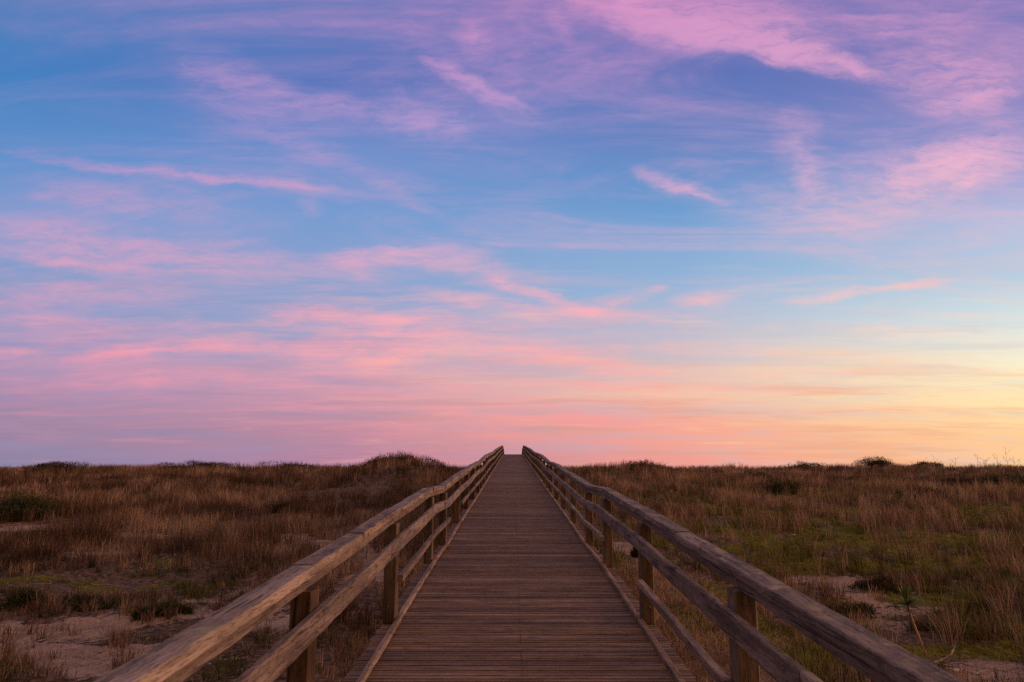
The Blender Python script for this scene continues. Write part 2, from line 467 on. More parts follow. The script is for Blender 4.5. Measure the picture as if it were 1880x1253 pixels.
def moss_f(x, y):
    wx = x + (fbm(x * .9, y * .9, 51, 3) - .5) * 1.6; wy = y + (fbm(x * .9, y * .9, 61, 3) - .5) * 1.6
    m = np.zeros_like(np.asarray(x, float))
    for a in MOSS: m = np.maximum(m, seg(wx, wy, *a[:4], a[4] * (1.35 if a[0] > 0 else .7)))
    n = fbm(x * .5, y * .5, 71, 4)
    m = np.maximum(m, np.clip((n - .52) * 6, 0, .8) * np.where(x > 1, 1, .3) * np.clip(1.6 - y / 26, 0, 1))
    return m
sa = sand_f(GX, GY); ms = moss_f(GX, GY)

def ground_mat():
    m, nt, b, out = material('dune_ground')
    tc = nt.new('ShaderNodeTexCoord'); v = tc.outputs['Object']
    A = nt.new('ShaderNodeAttribute'); A.attribute_name = 'sand'
    B = nt.new('ShaderNodeAttribute'); B.attribute_name = 'moss'
    n1 = nt.noise(v, 1.6, 6, .6); n2 = nt.noise(v, 14, 5, .65); n3 = nt.noise(v, 85, 4, .7); n4 = nt.noise(v, 5, 5, .7, .6)
    sand = nt.ramp(n3, [(.34, (.32, .22, .16)), (.5, (.54, .385, .29)), (.66, (.70, .53, .41))])
    sand = nt.mix(nt.mr(n1, .42, .6, 0, .55), sand, (.24, .165, .12, 1))
    sand = nt.mix(nt.mr(n4, .5, .4, 0, .5), sand, (.17, .115, .08, 1))
    soil = nt.ramp(n2, [(.36, (.035, .022, .014)), (.5, (.12, .078, .05)), (.64, (.30, .205, .14))])
    litter = nt.mr(n4, .50, .62, 0, 1)
    soil = nt.mix(nt.math('MULTIPLY', litter, .5), soil, (.27, .17, .12, 1))
    mossc = nt.ramp(n2, [(.34, (.045, .048, .008)), (.5, (.14, .135, .016)), (.66, (.28, .25, .03))])
    sm = nt.mr(nt.math('ADD', A.outputs['Fac'], nt.math('MULTIPLY', nt.math('SUBTRACT', n2, .5), 2.4)), .28, .5)
    c = nt.mix(sm, soil, sand)
    mm = nt.mr(nt.math('ADD', B.outputs['Fac'], nt.math('MULTIPLY', nt.math('SUBTRACT', n4, .5), 1.2)), .35, .75, 0, .9)
    c = nt.mix(mm, c, mossc)
    deb = nt.mr(nt.noise(nt.mapping(v, sc=(1, 2.2, 1)), 26, 5, .78, .5), .54, .62, 0, .8)
    c = nt.mix(deb, c, (.055, .035, .022, 1))
    deb2 = nt.mr(nt.noise(nt.mapping(v, rot=(0, 0, .3), sc=(.7, 3.2, 1)), 7, 6, .75, .8), .56, .63, 0, .45)
    c = nt.mix(deb2, c, (.085, .055, .036, 1))
    nt.put(b.inputs['Base Color'], c); b.inputs['Roughness'].default_value = .95; b.inputs['Specular IOR Level'].default_value = .1
    bp = nt.new('ShaderNodeBump'); bp.inputs['Strength'].default_value = .8; bp.inputs['Distance'].default_value = .05
    nt.put(bp.inputs['Height'], nt.math('ADD', n2, nt.math('MULTIPLY', n3, .35))); nt.put(b.inputs['Normal'], bp.outputs[0])
    return m
gr = fast_mesh('ground', np.stack([GX.ravel(), GY.ravel(), GZ.ravel()], 1), F4, attrs={'sand': sa.ravel(), 'moss': ms.ravel()}, mat=ground_mat(), smooth=True)
tag(gr, kind='structure')

# ------------------------------------------------------------------ grass
def blade_mat(name, stops, transl=.25, rough=.75):
    m, nt, b, out = material(name)
    A = nt.new('ShaderNodeAttribute'); A.attribute_name = 'tint'
    c = nt.ramp(A.outputs['Fac'], stops)
    nt.put(b.inputs['Base Color'], c); b.inputs['Roughness'].default_value = rough; b.inputs['Specular IOR Level'].default_value = .15
    tr = nt.new('ShaderNodeBsdfTranslucent'); nt.put(tr.inputs[0], c)
    mx = nt.new('ShaderNodeMixShader'); mx.inputs[0].default_value = transl
    nt.l.new(b.outputs[0], mx.inputs[1]); nt.l.new(tr.outputs[0], mx.inputs[2]); nt.l.new(mx.outputs[0], out.inputs[0])
    return m
M_DRY = blade_mat('dry_grass_blades', [(0, (.058, .034, .021)), (.35, (.14, .080, .049)), (.65, (.27, .163, .102)), (1, (.58, .40, .28))])
M_GREEN = blade_mat('green_grass_blades', [(0, (.024, .032, .008)), (.5, (.09, .098, .018)), (1, (.27, .25, .055))])
M_MOSS = blade_mat('moss_blades', [(0, (.08, .09, .010)), (.5, (.22, .22, .020)), (1, (.42, .40, .045))])
M_LIT = blade_mat('litter_straws', [(0, (.05, .03, .02)), (.4, (.22, .14, .09)), (1, (.60, .44, .32))], 0.1)

def blades(base, h, w, lean, tint, levels):
    """base (n,3), h (n,), w (n,), lean (n,2) tip offset as a share of h"""
    n = len(h)
    ang = rng.uniform(0, math.pi, n)
    wx, wy = np.cos(ang), np.sin(ang)
    L = len(levels); nv = 2 * (L - 1) + 1
    V = np.empty((n, nv, 3), np.float32)
    for i, t in enumerate(levels):
        cxp = base[:, 0] + lean[:, 0] * h * t ** 1.7
        cyp = base[:, 1] + lean[:, 1] * h * t ** 1.7
        czp = base[:, 2] + h * t * (1 - .25 * t * np.minimum(1, np.hypot(lean[:, 0], lean[:, 1])))
        if i < L - 1:
            ww = w * (1 - .55 * t) * .5
            V[:, 2 * i, 0] = cxp - wx * ww; V[:, 2 * i, 1] = cyp - wy * ww; V[:, 2 * i, 2] = czp
            V[:, 2 * i + 1, 0] = cxp + wx * ww; V[:, 2 * i + 1, 1] = cyp + wy * ww; V[:, 2 * i + 1, 2] = czp
        else:
            V[:, 2 * i, 0] = cxp; V[:, 2 * i, 1] = cyp; V[:, 2 * i, 2] = czp
    o = np.arange(n)[:, None] * nv
    q = []
    for i in range(L - 2):
        q.append(o + np.array([[2 * i, 2 * i + 1, 2 * i + 3, 2 * i + 2]]))
    F4 = np.concatenate(q) if q else None
    b = 2 * (L - 2)
    F3 = o + np.array([[b, b + 1, b + 2]])
    return V.reshape(-1, 3), F4, F3, np.repeat(tint, nv)

def scatter(n, d0, d1, power, margin=3.5):
    """points through the visible wedge of dune, denser towards the walkway's near end"""
    g = np.geomspace(d0, d1, 400); width = .88 * g + margin
    pdf = width * g ** (-power); cdf = np.concatenate([[0], np.cumsum((pdf[1:] + pdf[:-1]) / 2 * np.diff(g))]); cdf /= cdf[-1]
    D = np.interp(rng.uniform(0, 1, n), cdf, g)
    X = rng.uniform(-1, 1, n) * (.88 * D + margin)
    k = (np.abs(X) > 1.2)
    return X[k], D[k]

def tufts(name, X, D, nb, hh, ww, spread, leanamp, tint, mat, levels, wind=(0, 0), label=None, kind='stuff', tintvar=.27, grow=.35, upright=0.):
    n = len(X)
    nb = np.asarray(nb) if np.ndim(nb) else np.full(n, nb)
    idx = np.repeat(np.arange(n), nb)
    N = len(idx)
    r = np.abs(rng.normal(0, 1, N)) * spread[idx] if np.ndim(spread) else np.abs(rng.normal(0, 1, N)) * spread
    a = rng.uniform(0, 2 * math.pi, N)
    bx = X[idx] + r * np.cos(a); by = D[idx] + r * np.sin(a)
    k = np.abs(bx) > 1.16
    bx, by, idx, a, r = bx[k], by[k], idx[k], a[k], r[k]
    bz = ground_h(bx, by) - .01
    N = len(bx)
    h = hh[idx] * rng.uniform(.45, 1.15, N)
    la = leanamp * np.abs(rng.normal(.5, .6, N))
    a2 = a + rng.normal(0, .9, N)
    lean = np.stack([la * np.cos(a2) + wind[0] + rng.normal(0, .05, N), la * np.sin(a2) + wind[1]], 1)
    # keep blades off the deck
    tip = bx + lean[:, 0] * h
    bad = (np.abs(tip) < 1.18); lean[bad, 0] = np.where(bx[bad] > 0, 1, -1) * np.abs(lean[bad, 0])
    w = ww * (1 + grow * np.maximum(0, by - 6) / 6) * rng.uniform(.6, 1.3, N)
    t = np.clip(tint[idx] + rng.normal(0, tintvar, N), 0, 1)
    V, F4, F3, at_ = blades(np.stack([bx, by, bz], 1), h, w, lean, t, levels)
    o = fast_mesh(name, V, F4, F3, {'tint': at_}, mat)
    tag(o, kind=kind)
    if label: tag(o, label, 'grass')
    return o

LV3 = (0, .35, .7, 1); LV2 = (0, .5, 1)
CLR = [(*at(38, 966), 1.8, 1.6), (*at(1432, 916), 1.0, 1.6), (*at(1180, 1030), .3, .4), (*at(1700, 1225), .42, 1.3), (*at(1765, 1240), .55, .9), (*at(1560, 1085), .5, .6), (*at(1630, 1125), .45, .6), (*at(1495, 1068), .4, .5), (*at(1520, 975), .6, .7)]
def clear_f(x, y):  # thins the grass round small things
    m = np.ones_like(np.asarray(x, float))
    for (a, b, rx, ry) in CLR:
        m *= 1 - .93 * np.clip(1.5 - np.hypot((x - a) / rx, (y - b + ry * .3) / ry), 0, 1)
    return m
# general dry grass
X, D = scatter(50000, 4.2, 64, 1.25)
veg = fbm(X * .55, D * .55, 81, 4)
sf = sand_f(X, D); mf = moss_f(X, D)
left = X < 0
midD = np.clip((D - 10.5) / 5, 0, 1)
dens = np.where(left, .36 + .80 * midD, .30 + .50 * np.clip((D - 14) / 12, 0, 1)) * np.clip((veg - .36) * 5.0 + .55 * midD, .04, 1)
dens *= np.where((X > 0) & (X < 2.6) & (D < 12), .25, 1.)
dens *= (1 - .96 * np.clip(sf * 1.5, 0, 1)) * (1 - .92 * np.clip(mf * 1.3, 0, 1) * np.clip(1.6 - D / 30, 0, 1))
k = rng.uniform(0, 1, len(X)) < dens * clear_f(X, D)
X, D, veg, left, midD, mf = X[k], D[k], veg[k], left[k], midD[k], mf[k]
hh = np.where(left, .17 + .25 * midD, .22 + .18 * midD) * (.55 + 1.0 * np.clip((veg - .3) * 2.2, 0, 1))
tint = .40 + (fbm(X * .35, D * .35, 91, 3) - .5) * 1.1 + (fbm(X * 1.4, D * 1.4, 95, 3) - .5) * 1.5 + rng.normal(0, .10, len(X))
nb = np.where(D < 12, 26, np.where(D < 25, 17, 12))
EX = [(380, 1190), (25, 1170), (420, 1160), (460, 1130), (500, 1110), (540, 1075), (235, 1215), (345, 1232), (300, 1245), (350, 1200), (215, 1185), (228, 1178), (30, 1235), (60, 1225), (10, 1205), (270, 1142), (320, 1134), (405, 1120), (130, 1120), (95, 1110), (185, 1105), (60, 1120), (440, 1100), (470, 1085), (120, 1170), (250, 1125),
      (15, 1245), (85, 1245), (390, 1150), (640, 1190), (650, 1150), (620, 1120), (600, 1090), (1560, 1150), (1500, 1130), (1530, 1140), (1610, 1100), (1585, 1150)]
for (a, b) in EX:
    x_, y_ = at(a, b)
    for q in range(5):
        X = np.append(X, x_ + rng.normal(0, .09)); D = np.append(D, y_ + rng.normal(0, .12)); hh = np.append(hh, rng.uniform(.12, .27)); tint = np.append(tint, rng.uniform(.25, .75)); nb = np.append(nb, 22)
near = D < 13
tufts('dry_grass', X[near], D[near], nb[near], hh[near], .0056, .05, .48, tint[near], M_DRY, LV3, (.03, 0), 'thin dry brown grass in tufts over the near dunes either side of the boardwalk')
far = ~near
tufts('far_grass', X[far], D[far], nb[far], hh[far], .0058, .10, .36, tint[far] + .0, M_DRY, LV2, (.05, 0), 'dense dry brown grass covering the far dunes up to the horizon')
# tall straw clumps on the right dune
X, D = scatter(8000, 5.0, 30, .8)
k = (X > 2.8) & (rng.uniform(0, 1, len(X)) < np.clip((fbm(X * .8, D * .8, 101, 3) - .45) * 6, 0, 1)) & (sand_f(X, D) < .25) & (rng.uniform(0, 1, len(X)) < np.clip(1.4 - moss_f(X, D), .1, 1))
k = k & (rng.uniform(0, 1, len(X)) < clear_f(X, D))
X, D = X[k], D[k]
tufts('straw_grass', X, D, np.where(D < 11, 30, 18), .36 + .26 * rng.uniform(0, 1, len(X)), .0048, .075, .38, .50 + rng.normal(0, .16, len(X)), M_DRY, LV3, (-.16, 0), 'taller reddish straw clumps leaning left over the mossy dune on the right')
# dry straw mat beside the right edge of the walk
n = 2600
X = 1.25 + np.abs(rng.normal(0, .75, n)); D = rng.uniform(3.6, 12, n)
k = rng.uniform(0, 1, n) < np.clip((fbm(X * 1.6, D * 1.6, 111, 3) - .32) * 4, .1, 1)
X, D = X[k], D[k]
tufts('straw_mat', X, D, 26, .05 + .13 * rng.uniform(0, 1, len(X)), .0045, .11, 1.5, .74 + rng.normal(0, .12, len(X)), M_DRY, LV3, (0, 0), 'golden dry straw lying thick beside the right edge of the boardwalk')
# low dark green tufts
X, D = scatter(15000, 4.2, 48, 1.05)
g = fbm(X * 1.1, D * 1.1, 121, 3)
k = (rng.uniform(0, 1, len(X)) < np.clip((g - .47) * 6, 0, 1)) & (sand_f(X, D) < .55)
X, D = X[k], D[k]
tufts('green_grass', X, D, np.where(D < 14, 34, 20), .07 + .13 * rng.uniform(0, 1, len(X)), .0048, .085, .8, .40 + rng.normal(0, .2, len(X)), M_GREEN, LV3, (0, 0), 'short dark green grass tufts scattered low between the dry stalks')
# olive clumps on the right dune
X, D = scatter(15000, 5, 42, .9)
g = fbm(X * .6, D * .6, 151, 3)
k = (X > 1.6) & (rng.uniform(0, 1, len(X)) < np.clip((g - .44) * 5, 0, .9)) & (sand_f(X, D) < .3)
X, D = X[k], D[k]
k = rng.uniform(0, 1, len(X)) < clear_f(X, D); X, D = X[k], D[k]
tufts('olive_grass', X, D, np.where(D < 14, 30, 18), rng.uniform(.12, .34, len(X)), .0055, .10, .6, .62 + rng.normal(0, .2, len(X)), M_GREEN, LV3, (-.08, 0), 'olive green grass clumps among the straw on the right dune')
# moss cushions
X, D = scatter(38000, 4.5, 36, 1.0)
mf = moss_f(X, D)
k = rng.uniform(0, 1, len(X)) < np.clip((mf - .25) * 1.6, 0, 1)
X, D = X[k], D[k]
tufts('moss', X, D, 16, rng.uniform(.03, .085, len(X)), .008, .06, .9, .45 + (fbm(X * 2, D * 2, 131, 3) - .5) * 1.4, M_MOSS, LV2, (0, 0), 'bright olive green moss cushions between the clumps on the right dune')
# litter lying on the sand
X, D = scatter(90000, 4.4, 22, 1.35)
tufts('dry_litter', X, D, 3, .012 + .02 * rng.uniform(0, 1, len(X)), .0045, .12, 6.0, .45 + rng.normal(0, .25, len(X)), M_LIT, LV2, (0, 0), 'broken straw litter strewn flat over the bare sand', grow=.2)

# ------------------------------------------------------------------ shrubs
def leafy(name, cx_, cy_, w, h, n, mat, seed, lobes=6, leaf=.03, parent=None, base=None, spiky=.0):
    r = np.random.default_rng(seed)
    lc = np.stack([r.uniform(-.5, .5, lobes) * w * .75, r.uniform(-.5, .5, lobes) * w * .5, r.uniform(.05, .62, lobes) * h], 1)
    lr = r.uniform(.22, .42, lobes)
    j = r.integers(0, lobes, n)
    d = r.normal(0, 1, (n, 3)); d /= np.linalg.norm(d, axis=1)[:, None]
    rad = r.uniform(.35, 1.08, n) ** .6
    P = lc[j] + d * (rad * lr[j])[:, None] * np.array([w, w * .8, h * .95])
    P[:, 2] = np.abs(P[:, 2])
    keep = fbm(P[:, 0] / w * 5 + seed, P[:, 2] / h * 4 + P[:, 1] / w * 3, seed, 2) > .34
    P = P[keep]; d = d[keep]; n = len(P)
    P[:, 2] += ground_h(cx_ + P[:, 0], cy_ + P[:, 1]) - float(ground_h(cx_, cy_)) - .04
    ang = r.uniform(0, 2 * math.pi, n); el = r.uniform(.1, 1.5, n)
    u = np.stack([np.cos(ang) * np.cos(el), np.sin(ang) * np.cos(el), np.sin(el)], 1)
    s = np.cross(u, r.normal(0, 1, (n, 3))); s /= np.linalg.norm(s, axis=1)[:, None] + 1e-9
    L = leaf * r.uniform(.6, 1.5, n)[:, None]
    V = np.stack([P - s * L * .13, P + s * L * .13, P + u * L * 2.1], 1).reshape(-1, 3)
    F3 = np.arange(n * 3).reshape(-1, 3)
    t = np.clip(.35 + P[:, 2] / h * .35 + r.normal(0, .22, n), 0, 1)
    return fast_mesh(name, V, None, F3, {'tint': np.repeat(t, 3)}, mat, parent=parent)

def tube(pts, r0, r1, n=6):
    V = []; F = []
    pts = [Vector(p) for p in pts]
    m = len(pts)
    for i, p in enumerate(pts):
        t = (pts[min(i + 1, m - 1)] - pts[max(i - 1, 0)]).normalized()
        a = t.cross(Vector((0.3, 1, .2))).normalized(); b = t.cross(a)
        rr_ = r0 + (r1 - r0) * i / (m - 1)
        for k in range(n):
            q = 2 * math.pi * k / n
            V.append(p + a * (rr_ * math.cos(q)) + b * (rr_ * math.sin(q)))
    for i in range(m - 1):
        for k in range(n):
            l = (k + 1) % n
            F.append((i * n + k, i * n + l, (i + 1) * n + l, (i + 1) * n + k))
    F.append(tuple(range(n))); F.append(tuple((m - 1) * n + k for k in reversed(range(n))))
    return V, F
def join(parts):
    V = []; F = []
    for v, f_ in parts:
        b = len(V); V += list(v); F += [tuple(b + i for i in q) for q in f_]
    return V, F

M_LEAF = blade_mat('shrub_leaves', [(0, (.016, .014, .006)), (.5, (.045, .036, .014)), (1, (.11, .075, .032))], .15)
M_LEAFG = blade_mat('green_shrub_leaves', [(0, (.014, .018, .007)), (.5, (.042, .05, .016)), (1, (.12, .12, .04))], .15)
M_TWIG = wood('twig_bark', (.16, .10, .07), 'Z', (.05, .03, .02))
M_DEAD = wood('bleached_branch', (.50, .40, .34), 'Z', (.2, .15, .12), (.7, .58, .5))

def shrub(x, y, w, h, label, seed, mat, n=2600, leaf=.035, lobes=7, group=None):
    z = float(ground_h(x, y))
    root = tag(empty('shrub', (x, y, z)), label, 'shrub', group)
    lf = leafy('foliage', x, y, w, h, n, mat, seed, lobes, leaf, root)
    r = random.Random(seed); parts = []
    for i in range(9):
        a = r.uniform(0, 6.28); l = r.uniform(.35, .95)
        tipx = math.cos(a) * w * .4 * r.uniform(.3, 1); tipy = math.sin(a) * w * .35
        parts.append(tube([(tipx * .1, tipy * .1, -.05), (tipx * .4, tipy * .4, h * l * .45), (tipx, tipy, h * l)], .012, .003, 5))
    V, F = join(parts); mesh_obj('stem', V, F, M_TWIG, root)
    return root
# (photo place, width m, height m, label, green?)
SH = [((38, 952), 2.6, .98, 'wide dark bush at the far left edge of the field above a pale sand strip', 1, 9000),
      ((1432, 908), 1.35, .78, 'rounded dark green bush in the right field behind the brown grass', 1, 3200),
      ((1398, 884), 1.3, .60, 'small dark bush just up and left of the rounded dark green bush', 1, 2600),
      ((1702, 912), 1.5, .34, 'low dark spreading shrub in the middle of the mossy right dune', 0, 3200),
      ((1848, 888), 2.6, .66, 'broad dark bush below the tall weeds at the right edge', 1, 5200),
      ((1765, 893), 1.5, .42, 'dark low bush left of the broad dark bush at the right edge', 0, 2600),
      ((1608, 1088), .55, .24, 'round grey brown dead shrublet beside the sandy strip left of the spiky plant', 0, 2600),
      ((1780, 1128), .8, .18, 'flat brown shrublet behind the bleached branch', 0, 2200),
      ((513, 942), .8, .35, 'small round dark bush in the brown grass of the left field', 0, 2400),
      ((445, 893), 1.2, .42, 'small dark bush far back in the left field', 0, 2000),
      ((155, 1118), .75, .16, 'low dark green shrub at the top edge of the bare sand on the left', 1, 3000),
      ((272, 1136), .42, .15, 'dark tuft shrub on the right rim of the bare sand patch', 1, 1800),
      ((318, 1128), .38, .14, 'little dark shrub just right of the tuft on the sand rim', 1, 1600),
      ((40, 1112), .6, .22, 'dark green shrub in the left foreground grass', 1, 2200),
      ((1180, 1022), .32, .30, 'dark green bush seen between the right railing posts', 1, 2200),
      ((1560, 1135), .5, .18, 'dark tufted shrub at the lower end of the sandy strip on the right', 1, 2400)]
for i, (p, w, h, lab, g, n) in enumerate(SH):
    x, y = at(*p)
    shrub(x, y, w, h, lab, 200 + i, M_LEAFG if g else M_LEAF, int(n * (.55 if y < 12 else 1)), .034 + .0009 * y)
# bushes standing on the skyline (photo x, distance, width, height above ground)
for i, (px, D_, w, h, lab) in enumerate([
        (1606, 46, 2.4, .90, 'pointed dark bush rising highest on the right skyline'),
        (1482, 48, 2.8, .92, 'flat dark bush on the skyline left of the pointed bush'),
        (1690, 48, 2.6, .70, 'low dark bush on the skyline right of the pointed bush'),
        (1200, 33, 2.4, .52, 'dark grassy bush on the hump of dune just right of the boardwalk'),
        (745, 33.5, 3.4, .62, 'dark bush crowning the left dune hump beside the boardwalk'),
        (690, 33, 2.0, .45, 'lower dark bush on the left shoulder of the left dune hump'),
        (335, 47, 2.4, .70, 'dark bush at the left end of the skyline hedge on the left'),
        (400, 47, 3.0, .78, 'dark bush in the middle of the skyline hedge on the left'),
        (530, 47, 3.2, .78, 'dark bush at the right end of the skyline hedge on the left'),
        (105, 44, 2.8, .70, 'dark bush on the skyline near the far left corner of the field')]):
    a, _ = ray(px, 850)
    x = CAMX + a * D_
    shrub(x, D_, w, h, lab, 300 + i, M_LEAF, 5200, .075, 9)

# ------------------------------------------------------------------ small spiky plant on a bare stem
bx, by = at(1702, 1206); bz = float(ground_h(bx, by))
pl = tag(empty('spiky_plant', (bx, by, bz)), 'small green spiky rosette on a thin leaning bare stem by the right railing', 'plant')
sp = by / f
top = Vector((-28 * sp, -.02, 85 * sp))
V, F = tube([(0, 0, -.03), (top.x * .30, 0, top.z * .28), (top.x * .66, -.01, top.z * .62), tuple(top)], .011, .009, 8)
mesh_obj('stem', V, F, wood('plant_stem', (.42, .25, .14), 'Z', (.2, .1, .06)), pl, True)
V = []; F = []; rp = random.Random(5)
for i in range(46):
    a = rp.uniform(0, 6.283); e = rp.uniform(-.15, 1.45); L = rp.uniform(.15, .25)
    d = Vector((math.cos(a) * math.cos(e), math.sin(a) * math.cos(e), math.sin(e)))
    sd = d.cross(Vector((0, 0, 1))).normalized() if abs(d.z) < .98 else Vector((1, 0, 0))
    nrm = sd.cross(d)
    b = len(V)
    for t, w in ((0, .007), (.3, .011), (.65, .008), (1, .0005)):
        p = top + d * (L * t) + Vector((0, 0, -.10 * L * t * t * math.cos(e) * 2))
        V += [p - sd * w, p + nrm * (-w * .4), p + sd * w]
    for k in range(3):
        q = b + 3 * k
        F += [(q, q + 1, q + 4, q + 3), (q + 1, q + 2, q + 5, q + 4)]
m, nt, b_, out = material('spiky_leaf')
g_ = nt.new('ShaderNodeNewGeometry')
nt.put(b_.inputs['Base Color'], nt.ramp(g_.outputs['Random Per Island'], [(0, (.045, .085, .018)), (.6, (.09, .16, .03)), (1, (.20, .25, .06))])); b_.inputs['Roughness'].default_value = .5
mesh_obj('leaf_rosette', V, F, m, pl)

# second thin dead stalk behind it
x2, y2 = at(1714, 1200); z2 = float(ground_h(x2, y2))
V, F = tube([(0, 0, -.03), (.012, 0, .16), (-.01, .01, .30), (-.03, .0, .40)], .006, .002, 6)
o = mesh_obj('dead_stalk', V, F, M_TWIG); o.location = (x2, y2, z2)
tag(o, 'thin brown dead stalk standing just right of the spiky plant', 'stalk')

# bleached dead branch and sticks
bx, by = at(1716, 1226); bz = float(ground_h(bx, by)); q = by / f
br = [tube([(0, 0, .01), (14 * q, .0, 6 * q), (30 * q, 0, 14 * q)], .0095, .0075, 7),
      tube([(30 * q, 0, 14 * q), (37 * q, 0, 25 * q), (43 * q, 0, 38 * q)], .0075, .005, 7),
      tube([(0, 0, .01), (10 * q, -.03, .004), (30 * q, -.12, 0)], .009, .006, 7),
      tube([(14 * q, 0, 7 * q), (12 * q, .03, 10 * q)], .004, .002, 5)]
V, F = join(br)
o = mesh_obj('dead_branch', V, F, M_DEAD, None, True); o.location = (bx, by, bz + .015)
tag(o, 'crooked bleached dead branch rising from the ground beside the right handrail', 'branch')
sticks = [((1722, 1232), (1800, 1243), .008, 'long pale stick lying lowest behind the right handrail'),
          ((1745, 1222), (1792, 1228), .006, 'short pale stick lying just below the crooked branch'),
          ((1790, 1240), (1848, 1236), .006, 'pale stick lying at the right end of the long stick'),
          ((1722, 1078), (1752, 1086), .008, 'small bleached stick lying behind the spiky plant'),
          ((1495, 955), (1540, 975), .010, 'long thin fallen stick across the moss of the right dune'),
          ((1500, 975), (1552, 985), .008, 'thin fallen stick just below the long one on the right moss'),
          ((258, 1048), (302, 1049), .012, 'pale flat stick lying in the middle of the left field'),
          ((365, 1132), (388, 1100), .006, 'thin pale stalk leaning on the sand of the left foreground'),
          ((1600, 1042), (1640, 1052), .006, 'pale twig on the moss above the spiky plant')]
for i, (a, b, r_, lab) in enumerate(sticks):
    A = at(*a); B = at(*b)
    if 'leaning' in lab: B = (A[0] + .12, A[1] + .02)
    za = float(ground_h(*A)); zb = float(ground_h(*B)) + (.17 if 'leaning' in lab else 0)
    mx_ = ((A[0] + B[0]) / 2 + .01, (A[1] + B[1]) / 2 + .03); zm = (za + zb) / 2 + .02
    V, F = tube([(0, 0, r_ * .6), (mx_[0] - A[0], mx_[1] - A[1], zm - za + r_ * .6), (B[0] - A[0], B[1] - A[1], zb - za + r_ * .6)], r_, r_ * .6, 6)
    o = mesh_obj('stick', V, F, M_DEAD, None, True); o.location = (A[0], A[1], za)
    tag(o, lab, 'stick')

# pale stones and shells
import bmesh
M_STONE = plain('pale_stone', (.72, .62, .56), .8)
for i, (p, r_, lab) in enumerate([((318, 1020), .028, 'white stone in the grass in the middle of the left field'),
                    ((185, 1159), .012, 'small white pebble in the middle of the bare sand patch'),
                    ((180, 1143), .016, 'pale pebble on the upper part of the bare sand patch'),
                    ((258, 1103), .012, 'tiny white shell above the bare sand on the left'),
                    ((1756, 1236), .028, 'round grey stone among the sticks behind the right handrail'),
                    ((1633, 1090), .018, 'pale stone beside the grey dead shrublet on the right'),
                    ((1458, 986), .03, 'pale stone in the right field left of the mossy patch'),
                    ((380, 1080), .014, 'white shell fragment near the left handrail'),
                    ((1604, 940), .03, 'tiny white stone high on the mossy right dune')]):
    x, y = at(*p); bm = bmesh.new(); bmesh.ops.create_icosphere(bm, subdivisions=2, radius=r_)
    r = random.Random(i)
    for v in bm.verts:
        v.co *= r.uniform(.85, 1.12); v.co.z *= .6; v.co.x *= 1.25
    me = bpy.data.meshes.new('stone'); bm.to_mesh(me); bm.free(); me.materials.append(M_STONE)
    o = bpy.data.objects.new('stone', me); COL.objects.link(o); o.location = (x, y, float(ground_h(x, y)) + r_ * .35)
    tag(o, lab, 'stone')

# tall dry weeds against the sky at the right
TW = ['tall branching dry weed against the sky nearest the right edge', 'tall thin dry weed just left of the tallest one', 'slim dry weed between the skyline bushes and the tallest weeds',
      'leaning dry weed on the right skyline', 'short branching dry weed on the right skyline above the moss', 'sparse dry weed at the left end of the weeds on the right skyline', 'tiny dry weed beside the right skyline bush',
      'forked dry weed close under the tallest one']
for i, (px, D_, h_) in enumerate([(1852, 24, 1.08), (1832, 25, 1.0), (1790, 27, .95), (1810, 26, .85), (1755, 30, .95), (1722, 31, .9), (1700, 33, .85), (1868, 24, .9)]):
    a, _ = ray(px, 850); x = CAMX + a * D_; z = float(ground_h(x, D_))
    r = random.Random(60 + i); parts = []
    h_ = (Z0 + .03 - z) + (h_ - .75) * 1.15
    lean = r.uniform(-.12, .12)
    P0 = [Vector((lean * h_ * t * t, 0, h_ * t - .03)) for t in (0, .3, .6, .85, 1)]
    parts.append(tube([tuple(p) for p in P0], .0055, .0028, 4))
    for k in range(9):
        t = r.uniform(.45, .95); b0 = Vector((lean * h_ * t * t, 0, h_ * t)); a_ = r.uniform(0, 6.28); L = r.uniform(.10, .26)
        e = b0 + Vector((math.cos(a_) * L * .7, math.sin(a_) * L * .7, L * .75))
        parts.append(tube([tuple(b0), tuple(b0.lerp(e, .5) + Vector((0, 0, -.01))), tuple(e)], .0030, .0022, 4))
        for c in range(2):
            e2 = e + Vector((r.uniform(-.05, .05), r.uniform(-.05, .05), r.uniform(.01, .05)))
            parts.append(tube([tuple(e), tuple(e.lerp(e2, .5)), tuple(e2)], .0024, .0045, 4))
    V, F = join(parts)
    o = mesh_obj('dry_weed', V, F, M_TWIG); o.location = (x, D_, z); tag(o, TW[i], 'weed', 'tall dry weeds on the right skyline')

# ------------------------------------------------------------------ sky
def C(r, g, b): return lin((r, g, b))
SUN_AZ, SUN_EL = R(82), R(7)
w = bpy.data.worlds.new('World'); scene.world = w; w.use_nodes = True
nt = NT(w.node_tree)
out = nt.new('ShaderNodeOutputWorld'); bg = nt.new('ShaderNodeBackground'); nt.l.new(bg.outputs[0], out.inputs[0])
tc = nt.new('ShaderNodeTexCoord'); d = nt.vmath('NORMALIZE', tc.outputs['Generated'])
ax = (0, math.cos(th), math.sin(th)); uz = (0, -math.sin(th), math.cos(th))
fw0 = nt.vmath('DOT_PRODUCT', d, ax, 1); fw = nt.math('MAXIMUM', fw0, .22)
uu = nt.vmath('DOT_PRODUCT', d, (1, 0, 0), 1); vv = nt.vmath('DOT_PRODUCT', d, uz, 1)
U = nt.math('MULTIPLY_ADD', nt.math('DIVIDE', uu, fw), 1.253, .941)      # thousands
Vv = nt.math('MULTIPLY_ADD', nt.math('DIVIDE', vv, fw), -1.253, .6265)
